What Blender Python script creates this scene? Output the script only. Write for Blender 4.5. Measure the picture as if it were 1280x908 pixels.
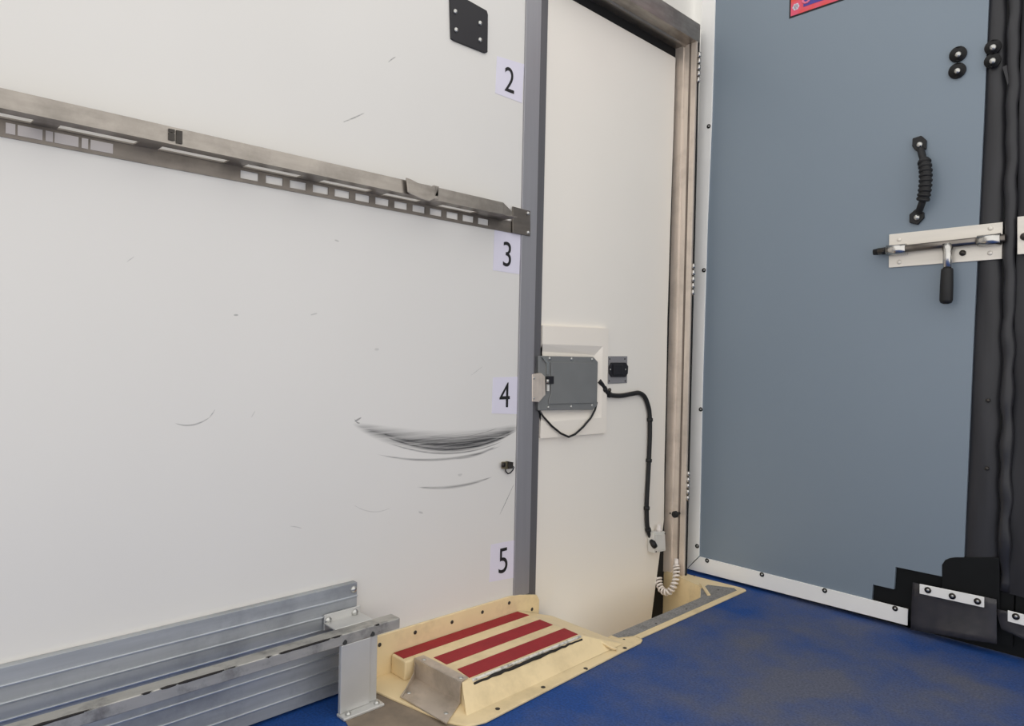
import bpy, bmesh, math, random
from mathutils import Vector, Matrix
random.seed(7)
for o in list(bpy.data.objects): bpy.data.objects.remove(o, do_unlink=True)
scene = bpy.context.scene
COL = scene.collection

# ------------------------------------------------------------------ camera
FPX, CAMH = 872.0, 0.85
AY = Vector((1547-640, 463-454, FPX)).normalized()          # along the left wall (camera axes: right, down, forward)
AX = -Vector((-199-640, 426-454, FPX)).normalized()
AX = (AX - AY*AX.dot(AY)).normalized()                      # along the partition
AZ = AX.cross(AY)
EYE = Vector((0, 0, CAMH))
def to_world(v): return Vector((AX.dot(v), AY.dot(v), AZ.dot(v)))
cam = bpy.data.cameras.new('camera')
cam.sensor_fit = 'HORIZONTAL'; cam.sensor_width = 36; cam.lens = FPX/1280*36
cam.clip_start = 0.02
camo = bpy.data.objects.new('camera', cam); COL.objects.link(camo)
r, u, b_ = to_world(Vector((1,0,0))), to_world(Vector((0,-1,0))), to_world(Vector((0,0,-1)))
m = Matrix((r, u, b_)).transposed().to_4x4(); m.translation = EYE
camo.matrix_world = m
scene.camera = camo

# ------------------------------------------------------------------ world, lights, exposure
w = bpy.data.worlds.new('overcast_sky'); scene.world = w; w.use_nodes = True
bg = w.node_tree.nodes['Background']
bg.inputs[0].default_value = (1.0, 0.985, 0.96, 1); bg.inputs[1].default_value = 1.0
scene.view_settings.view_transform = 'Standard'; scene.view_settings.look = 'None'
scene.view_settings.gamma = 1; scene.view_settings.use_curve_mapping = False
scene.view_settings.exposure = 0.37

# ------------------------------------------------------------------ pixel -> place helpers
A, B = -1.535, 2.450; K = B/2.405           # left wall plane x = A, partition plane y = B
XD = -1.555                    # door leaf face
def ray(px, py): return to_world(Vector((px-640, py-454, FPX)))
def W(px, py, x=A): d = ray(px, py); return EYE + d*(x/d.x)
def P(px, py, y=B): d = ray(px, py); return EYE + d*(y/d.y)
def F(px, py, z=0.0): d = ray(px, py); return EYE + d*((z-CAMH)/d.z)

# ------------------------------------------------------------------ materials
def lin(c): c /= 255.0; return c/12.92 if c <= 0.04045 else ((c+0.055)/1.055)**2.4
def rgb(r, g, b): return (lin(r), lin(g), lin(b), 1)
def newmat(name):
    m = bpy.data.materials.new(name); m.use_nodes = True
    nt = m.node_tree; return m, nt, nt.nodes['Principled BSDF']
def mat(name, col, rough=0.5, metal=0.0, var=0.08, scale=12, stretch=(1,1,1), bump=0.0, bscale=200, spec=0.5, dirt=None, dirt_amt=0.0, dirt_scale=6):
    m, nt, p = newmat(name); N, L = nt.nodes, nt.links
    tc = N.new('ShaderNodeTexCoord'); mp = N.new('ShaderNodeMapping'); mp.inputs['Scale'].default_value = stretch
    L.new(tc.outputs['Object'], mp.inputs[0])
    nz = N.new('ShaderNodeTexNoise'); nz.inputs['Scale'].default_value = scale; nz.inputs['Detail'].default_value = 5
    L.new(mp.outputs[0], nz.inputs[0])
    mr = N.new('ShaderNodeMapRange'); mr.inputs[1].default_value = 0.25; mr.inputs[2].default_value = 0.75
    mr.inputs[3].default_value = 1-var; mr.inputs[4].default_value = 1+var; L.new(nz.outputs[0], mr.inputs[0])
    mx = N.new('ShaderNodeVectorMath'); mx.operation = 'SCALE'; mx.inputs[0].default_value = col[:3]
    L.new(mr.outputs[0], mx.inputs['Scale']); out = mx.outputs[0]
    if dirt:
        n2 = N.new('ShaderNodeTexNoise'); n2.inputs['Scale'].default_value = dirt_scale; n2.inputs['Detail'].default_value = 8; n2.inputs['Roughness'].default_value = 0.65
        L.new(tc.outputs['Object'], n2.inputs[0])
        r2 = N.new('ShaderNodeMapRange'); r2.inputs[1].default_value = 0.48; r2.inputs[2].default_value = 0.72; r2.inputs[4].default_value = dirt_amt; L.new(n2.outputs[0], r2.inputs[0])
        mm = N.new('ShaderNodeMix'); mm.data_type = 'RGBA'; L.new(r2.outputs[0], mm.inputs[0]); L.new(out, mm.inputs[6]); mm.inputs[7].default_value = dirt; out = mm.outputs[2]
    L.new(out, p.inputs['Base Color'])
    p.inputs['Roughness'].default_value = rough; p.inputs['Metallic'].default_value = metal
    p.inputs['Specular IOR Level'].default_value = spec
    if bump:
        n3 = N.new('ShaderNodeTexNoise'); n3.inputs['Scale'].default_value = bscale; n3.inputs['Detail'].default_value = 4
        L.new(mp.outputs[0], n3.inputs[0])
        bp = N.new('ShaderNodeBump'); bp.inputs['Strength'].default_value = bump; bp.inputs['Distance'].default_value = 0.002
        L.new(n3.outputs[0], bp.inputs['Height']); L.new(bp.outputs[0], p.inputs['Normal'])
    return m

M = {}
M['wall_plain'] = mat('white_panel', rgb(226,223,216), 0.42, var=0.012, scale=3)
M['door'] = mat('cream_door_panel', rgb(222,214,203), 0.4, var=0.012, scale=3)
M['door_mould'] = mat('cream_moulding', rgb(242,234,222), 0.45, var=0.02, scale=5)
M['steel'] = mat('brushed_stainless', rgb(164,157,149), 0.38, 0.9, var=0.18, scale=9, stretch=(6,1,6), bump=0.05, dirt=rgb(70,66,60), dirt_amt=0.35, dirt_scale=9)
M['steel_v'] = mat('brushed_stainless_upright', rgb(226,213,200), 0.4, 0.45, var=0.10, scale=9, stretch=(8,8,0.5), dirt=rgb(110,98,88), dirt_amt=0.3, dirt_scale=7)
M['steel_shaded'] = mat('shaded_dirty_steel', rgb(128,121,114), 0.42, 0.85, var=0.2, scale=9, stretch=(6,1,6), dirt=rgb(64,60,56), dirt_amt=0.4, dirt_scale=9)  # same steel as the rail, its shadow darkened into the colour, plus dirt
M['bracket'] = mat('dull_folded_steel', rgb(204,192,178), 0.42, 0.6, var=0.12, scale=14, dirt=rgb(110,98,84), dirt_amt=0.4, dirt_scale=12)
M['pillar'] = mat('grey_anodised_pillar', rgb(158,157,161), 0.45, 0.5, var=0.06, scale=6, stretch=(8,8,0.4))
M['pillar_shaded'] = mat('shaded_grey_lip', rgb(104,103,106), 0.5, 0.3, var=0.06, scale=6, stretch=(8,8,0.4))  # pillar grey darkened to carry the shade on the recessed lip
M['alu'] = mat('ribbed_aluminium', rgb(172,175,178), 0.45, 0.45, var=0.12, scale=8, stretch=(8,0.6,8), dirt=rgb(84,88,96), dirt_amt=0.5, dirt_scale=5)
M['alu_ridge'] = mat('bright_aluminium_ridge', rgb(200,204,208), 0.3, 0.8, var=0.06)
M['alu_bar'] = mat('scraped_alloy_bar', rgb(184,181,174), 0.45, 0.6, var=0.15, scale=10, stretch=(4,1,4), dirt=rgb(46,44,52), dirt_amt=0.75, dirt_scale=13)
M['alu_post'] = mat('plain_alloy_post', rgb(206,205,202), 0.45, 0.5, var=0.06, scale=8)
M['screw'] = mat('zinc_screw', rgb(190,190,186), 0.3, 0.9, var=0.1)
M['screw_dark'] = mat('dark_screw', rgb(70,66,62), 0.45, 0.7, var=0.2, scale=80)
M['black'] = mat('black_rubber', rgb(16,16,18), 0.6, var=0.15, scale=30)
M['black_gap'] = mat('black_door_seal', rgb(16,15,16), 0.8, var=0.1)
M['cable'] = mat('black_cable_sleeve', rgb(22,22,23), 0.55, var=0.2, scale=60)
M['plastic_black'] = mat('black_plastic', rgb(24,22,28), 0.5, var=0.08)
M['sticker'] = mat('white_sticker_paper', rgb(222,218,231), 0.6, var=0.01)
M['ink'] = mat('black_print', rgb(16,14,18), 0.6, var=0.03)
M['lockbox'] = mat('grey_lock_cover', rgb(132,133,132), 0.5, 0.3, var=0.05, scale=14)
M['switch_grey'] = mat('grey_switch_plate', rgb(140,138,140), 0.5, 0.1, var=0.04)
M['box_grey'] = mat('pale_grey_plastic', rgb(214,212,206), 0.5, var=0.02)
M['coil'] = mat('white_coiled_cable', rgb(232,224,218), 0.45, var=0.03)
M['cream'] = mat('cream_fibreglass', rgb(234,212,168), 0.42, var=0.05, scale=9, dirt=rgb(150,128,88), dirt_amt=0.35, dirt_scale=7)
M['chip'] = mat('chipped_black_edge', rgb(34,30,28), 0.8, var=0.3, scale=60)
M['chip_white'] = mat('chipped_white_edge', rgb(226,222,212), 0.6, var=0.1, scale=60, dirt=rgb(40,36,32), dirt_amt=0.9, dirt_scale=60)
M['red'] = mat('red_anti_slip_tape', rgb(152,30,38), 0.7, var=0.12, scale=25, bump=0.3, bscale=500)
M['grit'] = mat('grey_grit_tape', rgb(136,134,132), 0.85, var=0.35, scale=160, bump=0.6, bscale=400, dirt=rgb(80,78,76), dirt_amt=0.5, dirt_scale=30)
M['frame_white'] = mat('white_plastic_trim', rgb(244,243,240), 0.4, var=0.015)
M['plate_white'] = mat('brushed_pale_plate', rgb(226,220,210), 0.4, 0.35, var=0.06, scale=8, stretch=(0.5,6,6))
M['groove'] = mat('dark_frame_joint', rgb(120,108,98), 0.6, 0.2, var=0.3, scale=7, stretch=(8,8,1))
M['chrome'] = mat('polished_steel', rgb(200,198,194), 0.25, 1.0, var=0.15, scale=30)
M['rod'] = mat('worn_steel_rod', rgb(128,122,116), 0.3, 1.0, var=0.3, scale=20)
M['vinyl'] = mat('black_vinyl_padding', rgb(40,40,44), 0.42, var=0.2, scale=6, stretch=(6,6,1), bump=0.12, bscale=12)
M['vinyl_dark'] = mat('black_rubber_sheet', rgb(15,17,18), 0.6, spec=0.25, var=0.3, scale=7, bump=0.2, bscale=30)
M['clip_brass'] = mat('dull_brass', rgb(130,122,98), 0.4, 0.8, var=0.1)

# translucent smoked flap
m_, nt, p = newmat('smoked_vinyl_flap')
p.inputs['Base Color'].default_value = rgb(74,76,84); p.inputs['Roughness'].default_value = 0.25; p.inputs['Alpha'].default_value = 0.85
nz = nt.nodes.new('ShaderNodeTexNoise'); nz.inputs['Scale'].default_value = 9
cr = nt.nodes.new('ShaderNodeValToRGB'); cr.color_ramp.elements[0].color = rgb(36,40,46); cr.color_ramp.elements[1].color = rgb(80,76,78)
nt.links.new(nz.outputs[0], cr.inputs[0]); nt.links.new(cr.outputs[0], p.inputs['Base Color'])
M['flap'] = m_

# scuff strokes: a quadratic streak between three points of a panel's own surface
def stroke_group():
    g = bpy.data.node_groups.new('scuff_streak', 'ShaderNodeTree')
    for n in ('U','V','U0','InvLen','C0','C1','C2','Width','Strength','Grain'):
        g.interface.new_socket(n, in_out='INPUT', socket_type='NodeSocketFloat')
    g.interface.new_socket('Mask', in_out='OUTPUT', socket_type='NodeSocketFloat')
    N, L = g.nodes, g.links; I = N.new('NodeGroupInput'); O = N.new('NodeGroupOutput')
    def mth(op, a, b=None, c=None, clamp=False):
        n = N.new('ShaderNodeMath'); n.operation = op; n.use_clamp = clamp
        for i, v in enumerate((a, b, c)):
            if v is None: continue
            if isinstance(v, (int, float)): n.inputs[i].default_value = v
            else: L.new(v, n.inputs[i])
        return n.outputs[0]
    o = I.outputs
    t = mth('MULTIPLY', mth('SUBTRACT', o['U'], o['U0']), o['InvLen'])
    c = mth('MULTIPLY_ADD', mth('MULTIPLY_ADD', o['C2'], t, o['C1']), t, o['C0'])
    prof = mth('MULTIPLY', mth('MULTIPLY', t, mth('SUBTRACT', 1.0, t)), 4.0, clamp=True)
    wd = mth('MULTIPLY_ADD', o['Width'], mth('POWER', prof, 0.6), 1e-5)
    d = mth('DIVIDE', mth('ABSOLUTE', mth('SUBTRACT', o['V'], c)), wd)
    k = mth('MULTIPLY', mth('SUBTRACT', 1.0, d, clamp=True), mth('MULTIPLY', prof, 3.0, clamp=True))
    k = mth('MULTIPLY', mth('MULTIPLY', k, o['Grain']), o['Strength'], clamp=True)
    L.new(k, O.inputs[0]); return g
SG = stroke_group()
def scuffed(name, base, strokes, plane, axis_u, streak=(1.2, 1, 70), rough=0.42, dark=(52,52,54)):
    """strokes: (three pixels, width m, strength); plane(px,py) gives the point on the panel"""
    m, nt, p = newmat(name); N, L = nt.nodes, nt.links
    tc = N.new('ShaderNodeTexCoord'); sp = N.new('ShaderNodeSeparateXYZ'); L.new(tc.outputs['Object'], sp.inputs[0])
    mp = N.new('ShaderNodeMapping'); mp.inputs['Scale'].default_value = (streak[0],streak[0],streak[2]); L.new(tc.outputs['Object'], mp.inputs[0])
    nz = N.new('ShaderNodeTexNoise'); nz.inputs['Scale'].default_value = 4; nz.inputs['Detail'].default_value = 7; nz.inputs['Roughness'].default_value = 0.7; L.new(mp.outputs[0], nz.inputs[0])
    gr = N.new('ShaderNodeMapRange'); gr.inputs[1].default_value = 0.36; gr.inputs[2].default_value = 0.62; gr.inputs[3].default_value = 0.4; L.new(nz.outputs[0], gr.inputs[0])
    n2 = N.new('ShaderNodeTexNoise'); n2.inputs['Scale'].default_value = 3; L.new(tc.outputs['Object'], n2.inputs[0])
    r2 = N.new('ShaderNodeMapRange'); r2.inputs[3].default_value = 0.975; r2.inputs[4].default_value = 1.02; L.new(n2.outputs[0], r2.inputs[0])
    sc = N.new('ShaderNodeVectorMath'); sc.operation = 'SCALE'; sc.inputs[0].default_value = base[:3]; L.new(r2.outputs[0], sc.inputs['Scale'])
    acc = None
    for pts, wd, st in strokes:
        q = [plane(*pp) for pp in pts]; U = [getattr(v, axis_u) for v in q]; V = [v.z for v in q]
        ln = U[2]-U[0]
        if abs(ln) < 1e-4: ln = 1e-4
        tm = (U[1]-U[0])/ln
        tm = min(max(tm, 0.2), 0.8)
        c1 = (V[1]-V[0]-(V[2]-V[0])*tm*tm)/(tm-tm*tm); c2 = V[2]-V[0]-c1
        g = N.new('ShaderNodeGroup'); g.node_tree = SG
        L.new(sp.outputs['X' if axis_u == 'x' else 'Y'], g.inputs['U']); L.new(sp.outputs['Z'], g.inputs['V']); L.new(gr.outputs[0], g.inputs['Grain'])
        for k, v in (('U0',U[0]),('InvLen',1/ln),('C0',V[0]),('C1',c1),('C2',c2),('Width',wd),('Strength',st)): g.inputs[k].default_value = v
        if acc is None: acc = g.outputs[0]
        else:
            mx = N.new('ShaderNodeMath'); mx.operation = 'MAXIMUM'; L.new(acc, mx.inputs[0]); L.new(g.outputs[0], mx.inputs[1]); acc = mx.outputs[0]
    mm = N.new('ShaderNodeMix'); mm.data_type = 'RGBA'; L.new(acc, mm.inputs[0]); L.new(sc.outputs[0], mm.inputs[6]); mm.inputs[7].default_value = rgb(*dark)
    L.new(mm.outputs[2], p.inputs['Base Color']); p.inputs['Roughness'].default_value = rough
    return m
wall_strokes = [
    (((440,530),(545,553),(652,532)), 0.034, 0.95), (((462,536),(545,556),(650,534)), 0.024, 1.2), (((470,541),(560,562),(648,537)), 0.010, 1.3), (((500,548),(570,554),(640,538)), 0.006, 1.1),
    (((480,552),(560,567),(630,551)), 0.004, 0.9), (((530,545),(580,546),(625,534)), 0.003, 1.0), (((470,568),(545,575),(628,557)), 0.005, 0.75), (((560,573),(590,570),(620,558)), 0.006, 0.9),
    (((520,609),(565,609),(616,596)), 0.006, 0.8), (((443,527),(447,525),(452,522)), 0.004, 0.9), (((443,524),(446,528),(450,529)), 0.003, 0.9),
    (((624,645),(634,624),(643,604)), 0.0035, 1.0),
    (((428,153),(441,148),(456,141)), 0.003, 0.8), (((485,78),(490,74),(495,71)), 0.003, 0.8),
    (((218,529),(243,531),(266,519)), 0.0025, 0.7), (((262,521),(265,518),(269,512)), 0.003, 0.7), (((314,522),(316,519),(319,514)), 0.003, 0.5),
    (((158,328),(162,325),(168,321)), 0.002, 0.4), (((388,394),(392,393),(397,392)), 0.003, 0.4), (((440,630),(465,640),(490,634)), 0.002, 0.35),
    (((292,394),(295,394),(298,394)), 0.003, 0.7), (((418,300),(421,301),(424,302)), 0.003, 0.5), (((468,437),(471,437),(474,437)), 0.005, 0.4), (((523,640),(526,641),(529,642)), 0.005, 0.4), (((362,658),(370,659),(378,661)), 0.002, 0.35),
    (((588,470),(596,464),(604,458)), 0.002, 0.35), (((572,594),(575,594),(578,593)), 0.005, 0.5)]
M['wall'] = scuffed('scuffed_white_wall', rgb(223,220,215), wall_strokes, lambda x, y: W(x, y), 'y')
part_strokes = [(((1102,518),(1135,521),(1168,521)), 0.012, 0.55), (((1117,515),(1140,522),(1160,521)), 0.007, 0.6), (((1054,319),(1060,320),(1066,320)), 0.006, 1.0), (((1120,652),(1123,657),(1126,662)), 0.012, 0.9),
                (((1119,658),(1121,658),(1125,658)), 0.008, 0.9), (((1112,270),(1130,272),(1140,272)), 0.008, 0.5), (((1155,268),(1160,270),(1168,270)), 0.008, 0.5), (((1100,728),(1102,727),(1105,727)), 0.004, 0.8)]
M['board'] = scuffed('grey_partition_board', rgb(125,138,150), part_strokes, lambda x, y: P(x, y), 'x', rough=0.38, dark=(70,74,78))
door_strokes = [(((735,263),(748,264),(761,262)), 0.003, 0.8), (((750,744),(754,748),(757,757)), 0.006, 0.7), (((806,473),(810,473),(815,472)), 0.003, 0.5), (((775,757),(780,757),(784,757)), 0.004, 0.4)]
M['door'] = scuffed('cream_door_face', rgb(242,236,226), door_strokes, lambda x, y: W(x, y, XD), 'y')

# blue rubber floor with grey wear, bare patch beside the step
m_, nt, p = newmat('worn_blue_rubber_floor'); N, L = nt.nodes, nt.links
tc = N.new('ShaderNodeTexCoord'); sp = N.new('ShaderNodeSeparateXYZ'); L.new(tc.outputs['Object'], sp.inputs[0])
n1 = N.new('ShaderNodeTexNoise'); n1.inputs['Scale'].default_value = 2.6; n1.inputs['Detail'].default_value = 8; n1.inputs['Roughness'].default_value = 0.62; L.new(tc.outputs['Object'], n1.inputs[0])
n2 = N.new('ShaderNodeTexNoise'); n2.inputs['Scale'].default_value = 170; n2.inputs['Detail'].default_value = 3; L.new(tc.outputs['Object'], n2.inputs[0])
ds = N.new('ShaderNodeVectorMath'); ds.operation = 'DISTANCE'; L.new(tc.outputs['Object'], ds.inputs[0]); ds.inputs[1].default_value = (-0.72, 1.85, 0)
ad = N.new('ShaderNodeMath'); ad.operation = 'MULTIPLY_ADD'; L.new(ds.outputs['Value'], ad.inputs[0]); ad.inputs[1].default_value = -0.42; ad.inputs[2].default_value = 0.20
a2 = N.new('ShaderNodeMath'); L.new(ad.outputs[0], a2.inputs[0]); L.new(n1.outputs[0], a2.inputs[1])
mr = N.new('ShaderNodeMapRange'); mr.inputs[1].default_value = 0.36; mr.inputs[2].default_value = 0.66; mr.inputs[4].default_value = 0.92; L.new(a2.outputs[0], mr.inputs[0])
mx = N.new('ShaderNodeMix'); mx.data_type = 'RGBA'; L.new(mr.outputs[0], mx.inputs[0]); mx.inputs[6].default_value = rgb(22,67,134); mx.inputs[7].default_value = rgb(92,94,106)
r2 = N.new('ShaderNodeMapRange'); r2.inputs[1].default_value = 0.3; r2.inputs[2].default_value = 0.7; r2.inputs[3].default_value = 0.72; r2.inputs[4].default_value = 1.25; L.new(n2.outputs[0], r2.inputs[0])
s1 = N.new('ShaderNodeVectorMath'); s1.operation = 'SCALE'; L.new(mx.outputs[2], s1.inputs[0]); L.new(r2.outputs[0], s1.inputs['Scale'])
L.new(s1.outputs[0], p.inputs['Base Color']); p.inputs['Roughness'].default_value = 0.62; p.inputs['Specular IOR Level'].default_value = 0.3
bp = N.new('ShaderNodeBump'); bp.inputs['Strength'].default_value = 0.35; bp.inputs['Distance'].default_value = 0.002; L.new(n2.outputs[0], bp.inputs['Height']); L.new(bp.outputs[0], p.inputs['Normal'])
M['floor'] = m_
M['bare'] = mat('bare_brown_floor_board', rgb(134,120,104), 0.7, var=0.2, scale=14, dirt=rgb(90,80,72), dirt_amt=0.6)

# ------------------------------------------------------------------ mesh helpers
ORG = {}
class MB:
    def __init__(s): s.v = []; s.f = []
    def add(s, vs, fs):
        k = len(s.v); s.v += [Vector(v) for v in vs]; s.f += [tuple(i+k for i in f) for f in fs]; return s
    def box(s, x0, x1, y0, y1, z0, z1):
        return s.add([(x,y,z) for z in (z0,z1) for y in (y0,y1) for x in (x0,x1)],
                     [(0,2,3,1),(4,5,7,6),(0,1,5,4),(2,6,7,3),(0,4,6,2),(1,3,7,5)])
    def prism(s, pts, off):
        """closed prism: outline pts, extruded by vector off"""
        off = Vector(off); n = len(pts); pts = [Vector(p) for p in pts]
        nrm = Vector((0,0,0))
        for i in range(n): nrm += pts[i].cross(pts[(i+1) % n])
        if nrm.dot(off) > 0: pts = pts[::-1]
        return s.add(pts+[p+off for p in pts], [tuple(range(n)), tuple(range(2*n-1, n-1, -1))] + [(i, n+i, n+(i+1) % n, (i+1) % n) for i in range(n)])
    def tube(s, path, rad, n=8, caps=True):
        path = [Vector(p) for p in path]; k = len(path)
        rs = rad if isinstance(rad, (list, tuple)) else [rad]*k
        base = len(s.v); up = None
        for i, p in enumerate(path):
            t = (path[min(i+1,k-1)]-path[max(i-1,0)]).normalized()
            if up is None:
                up = Vector((0,0,1)) if abs(t.z) < 0.9 else Vector((1,0,0))
            e1 = (up - t*up.dot(t)).normalized(); e2 = t.cross(e1); up = e1
            for j in range(n):
                a = 2*math.pi*j/n; s.v.append(p + (e1*math.cos(a)+e2*math.sin(a))*rs[i])
        for i in range(k-1):
            for j in range(n):
                a0 = base+i*n+j; a1 = base+i*n+(j+1) % n
                s.f.append((a0, a1, a1+n, a0+n))
        if caps:
            s.f.append(tuple(base+j for j in range(n-1,-1,-1))); s.f.append(tuple(base+(k-1)*n+j for j in range(n)))
        return s
    def dome(s, c, nrm, rad, h, n=10):
        c = Vector(c); nrm = Vector(nrm).normalized(); 
        return s.tube([c - nrm*0.0015, c + nrm*h*0.35, c + nrm*h*0.8, c + nrm*h], [rad, rad, rad*0.72, rad*0.2], n)
    def washer(s, c, nrm, ro, ri, h, n=18):
        c = Vector(c); nrm = Vector(nrm).normalized()
        return s.tube([c, c+nrm*h*0.8, c+nrm*h, c+nrm*h*0.55], [ro, ro, ro*0.9, ri], n)
    def build(s, name, mt, parent=None, smooth=False, bevel=0.0, weld=False):
        me = bpy.data.meshes.new(name)
        og = ORG[parent.name] if parent else Vector((0,0,0))
        me.from_pydata([v-og for v in s.v], [], s.f); me.update()
        me.materials.append(M[mt] if isinstance(mt, str) else mt)
        if smooth:
            for q in me.polygons: q.use_smooth = len(q.vertices) <= 4
        o = bpy.data.objects.new(name, me); COL.objects.link(o)
        if parent: o.parent = parent
        ORG[o.name] = og
        if bevel:
            bv = o.modifiers.new('bevel', 'BEVEL'); bv.width = bevel; bv.segments = 2; bv.limit_method = 'ANGLE'; bv.angle_limit = 0.6
        return o
def box(*a): return MB().box(*a)
def prism(p, off): return MB().prism(p, off)
def thing(name, loc, label, cat, group=None):
    o = bpy.data.objects.new(name, None); COL.objects.link(o); o.location = loc; o.empty_display_size = 0.05
    ORG[o.name] = Vector(loc); o['label'] = label; o['category'] = cat
    if group: o['group'] = group
    return o
def tag(o, label=None, cat=None, group=None, kind=None):
    for k, v in (('label',label),('category',cat),('group',group),('kind',kind)):
        if v: o[k] = v
    return o
def sroot(name, loc, label, cat):
    o = thing(name, loc, label, cat); o['kind'] = 'structure'; return o
IN, OUT = Vector((1,0,0)), Vector((0,-1,0))     # out of the left wall, out of the partition
def screws(pts, nrm, rad, h, mt, parent, name='screw'):
    for q in pts: MB().dome(q, nrm, rad, h).build(name, mt, parent, smooth=True)

# ------------------------------------------------------------------ the setting
WZ = 2.6
# floor with the opening of the entry well
f = MB().box(-1.29, 1.4, -0.9, 3.2, -0.05, 0).box(-1.62, -1.29, -0.9, 1.66, -0.05, 0).box(-1.62, -1.29, 2.375, 3.2, -0.05, 0)
fl = f.build('floor', 'floor'); tag(fl, 'blue rubber floor with grey worn patches', 'floor', kind='structure')
bare = [F(430,905,0.001), F(478,884,0.001), F(470,872,0.001), F(560,905,0.001), F(640,960,0.001), F(470,960,0.001)]
prism([(-1.48,0.93,0), (-1.47,0.97,0), (-1.237,1.015,0), (-1.188,1.03,0), (-1.188,0.78,0), (-1.40,0.84,0)], (0,0,0.0015)).build('bare_patch', 'bare', fl)
wl = box(A-0.04, A, -0.9, 1.506, -0.02, WZ).build('wall_left', 'wall'); tag(wl, 'white side wall panel with dark scuff marks', 'wall', kind='structure')
wl2 = MB().box(A-0.04, A, 1.506, 2.46, 2.10, WZ).box(A-0.04, A, 2.46, 3.2, -0.02, WZ).build('wall_header', 'wall_plain'); tag(wl2, 'white wall above the steel door frame', 'wall', kind='structure')

# pillar between wall and door
t1 = sroot('trim_1', (A, 1.55, 0), 'grey metal pillar between white wall and cream door', 'pillar')
box(A-0.03, A+0.006, 1.500, 1.566, 0.10, WZ).build('post_face', 'pillar', t1, bevel=0.0015)
box(A-0.035, A-0.012, 1.566, 1.614, 0.06, WZ).build('recessed_lip', 'pillar_shaded', t1, bevel=0.001)

# steel door frame
XF = -1.470
t2 = sroot('trim_2', (XF, 2.38, 0), 'stainless steel door frame around the cream door', 'door frame')
p_ = MB()
prof = [(-1.575,2.366),(-1.536,2.366),(-1.534,2.361),(-1.528,2.361),(-1.526,2.366),(-1.505,2.366),(-1.502,2.370),(-1.498,2.370),(-1.495,2.366),(-1.478,2.366),(-1.476,2.362),(XF,2.362),(XF,2.379),(-1.575,2.379)]
p_.prism([(x,y,0.0) for x, y in prof], (0,0,2.075)).build('jamb', 'steel_v', t2)
hp = [(-1.575,2.072),(-1.53,2.072),(-1.527,2.066),(-1.52,2.066),(-1.517,2.072),(XF,2.072),(XF,2.142),(-1.478,2.145),(A-0.01,2.145),(-1.575,2.145)]
prism([(x,1.60,z) for x, z in hp], (0,0.785,0)).build('header', 'steel', t2)
o = box(-1.540, -1.5125, 2.379, 2.446, 0.0, 2.14).build('hinge_gap_seal', 'black_gap', t2)
box(-1.5035, -1.4965, 2.3655, 2.372, 0.0, 2.07).build('groove', 'groove', t2)
box(XF-0.001, XF+0.0022, 2.371, 2.381, 0.0, 2.07).build('hinge_seam', 'black_gap', t2)
bs = P(849,642,2.366)
o = MB().tube([bs, bs+OUT*0.012, bs+OUT*0.02], [0.006,0.006,0.006], 10).tube([bs+OUT*0.02, bs+OUT*0.022, bs+OUT*0.034, bs+OUT*0.036], [0.011,0.013,0.013,0.010], 12).build('bump_stop', 'black', t2, smooth=True); o['label'] = 'black rubber bump stop'
screws([P(838,642,2.366)], OUT, 0.004, 0.003, 'screw_dark', t2)

# cream door
d1 = sroot('door_1', (XD, 1.97, -0.3), 'cream entrance door with grey lock box and black seal', 'door')
edge = [(845,72),(842.5,160),(838.5,280),(834.8,400),(833,500),(831,585),(830.5,650),(824.5,698),(814,780)]
E_ = [W(x, y, XD) for x, y in edge]
top = E_[0].z
out = [Vector((XD,1.585,top+0.002))] + E_ + [Vector((XD,E_[-1].y-0.02,-0.36)), Vector((XD,1.585,-0.36))]
prism(out, (-0.035,0,0)).build('leaf', 'door', d1, bevel=0.004)
o = MB().box(XD-0.03, XD-0.012, 2.18, 2.42, -0.36, 2.075).box(XD-0.03, XD-0.012, 1.6, 2.18, 2.0, 2.075).build('seal', 'black_gap', d1); o['label'] = 'black rubber door seal'
# moulded lock surround: raised frame with a bevelled pocket
fo = [W(673,407,XD),W(757,411,XD),W(754,541,XD),W(672,548,XD)]
fo[0].y = fo[3].y = 1.6155
fi = [Vector((XD,1.6155,W(700,431,XD).z)), W(750,433,XD), W(748,522,XD), Vector((XD,1.6155,W(700,526,XD).z))]
pk = [Vector((XD,1.6155,W(700,440,XD).z)), W(743,444,XD), W(740,512,XD), Vector((XD,1.6155,W(700,516,XD).z))]
mb = MB(); h1, h2 = IN*0.013, IN*0.001
vs = [q.copy() for q in fo] + [q+h1 for q in fo] + [q+h1 for q in fi] + [q+h2 for q in pk]
fs = [(8+i, 8+(i+1) % 4, 12+(i+1) % 4, 12+i) for i in range(4)] + [(4+i, 4+(i+1) % 4, 8+(i+1) % 4, 8+i) for i in range(4)] + [(i, (i+1) % 4, 4+(i+1) % 4, 4+i) for i in range(4)] + [(12,13,14,15)]
mb.add(vs, fs).build('lock_surround', 'door_mould', d1)
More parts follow.
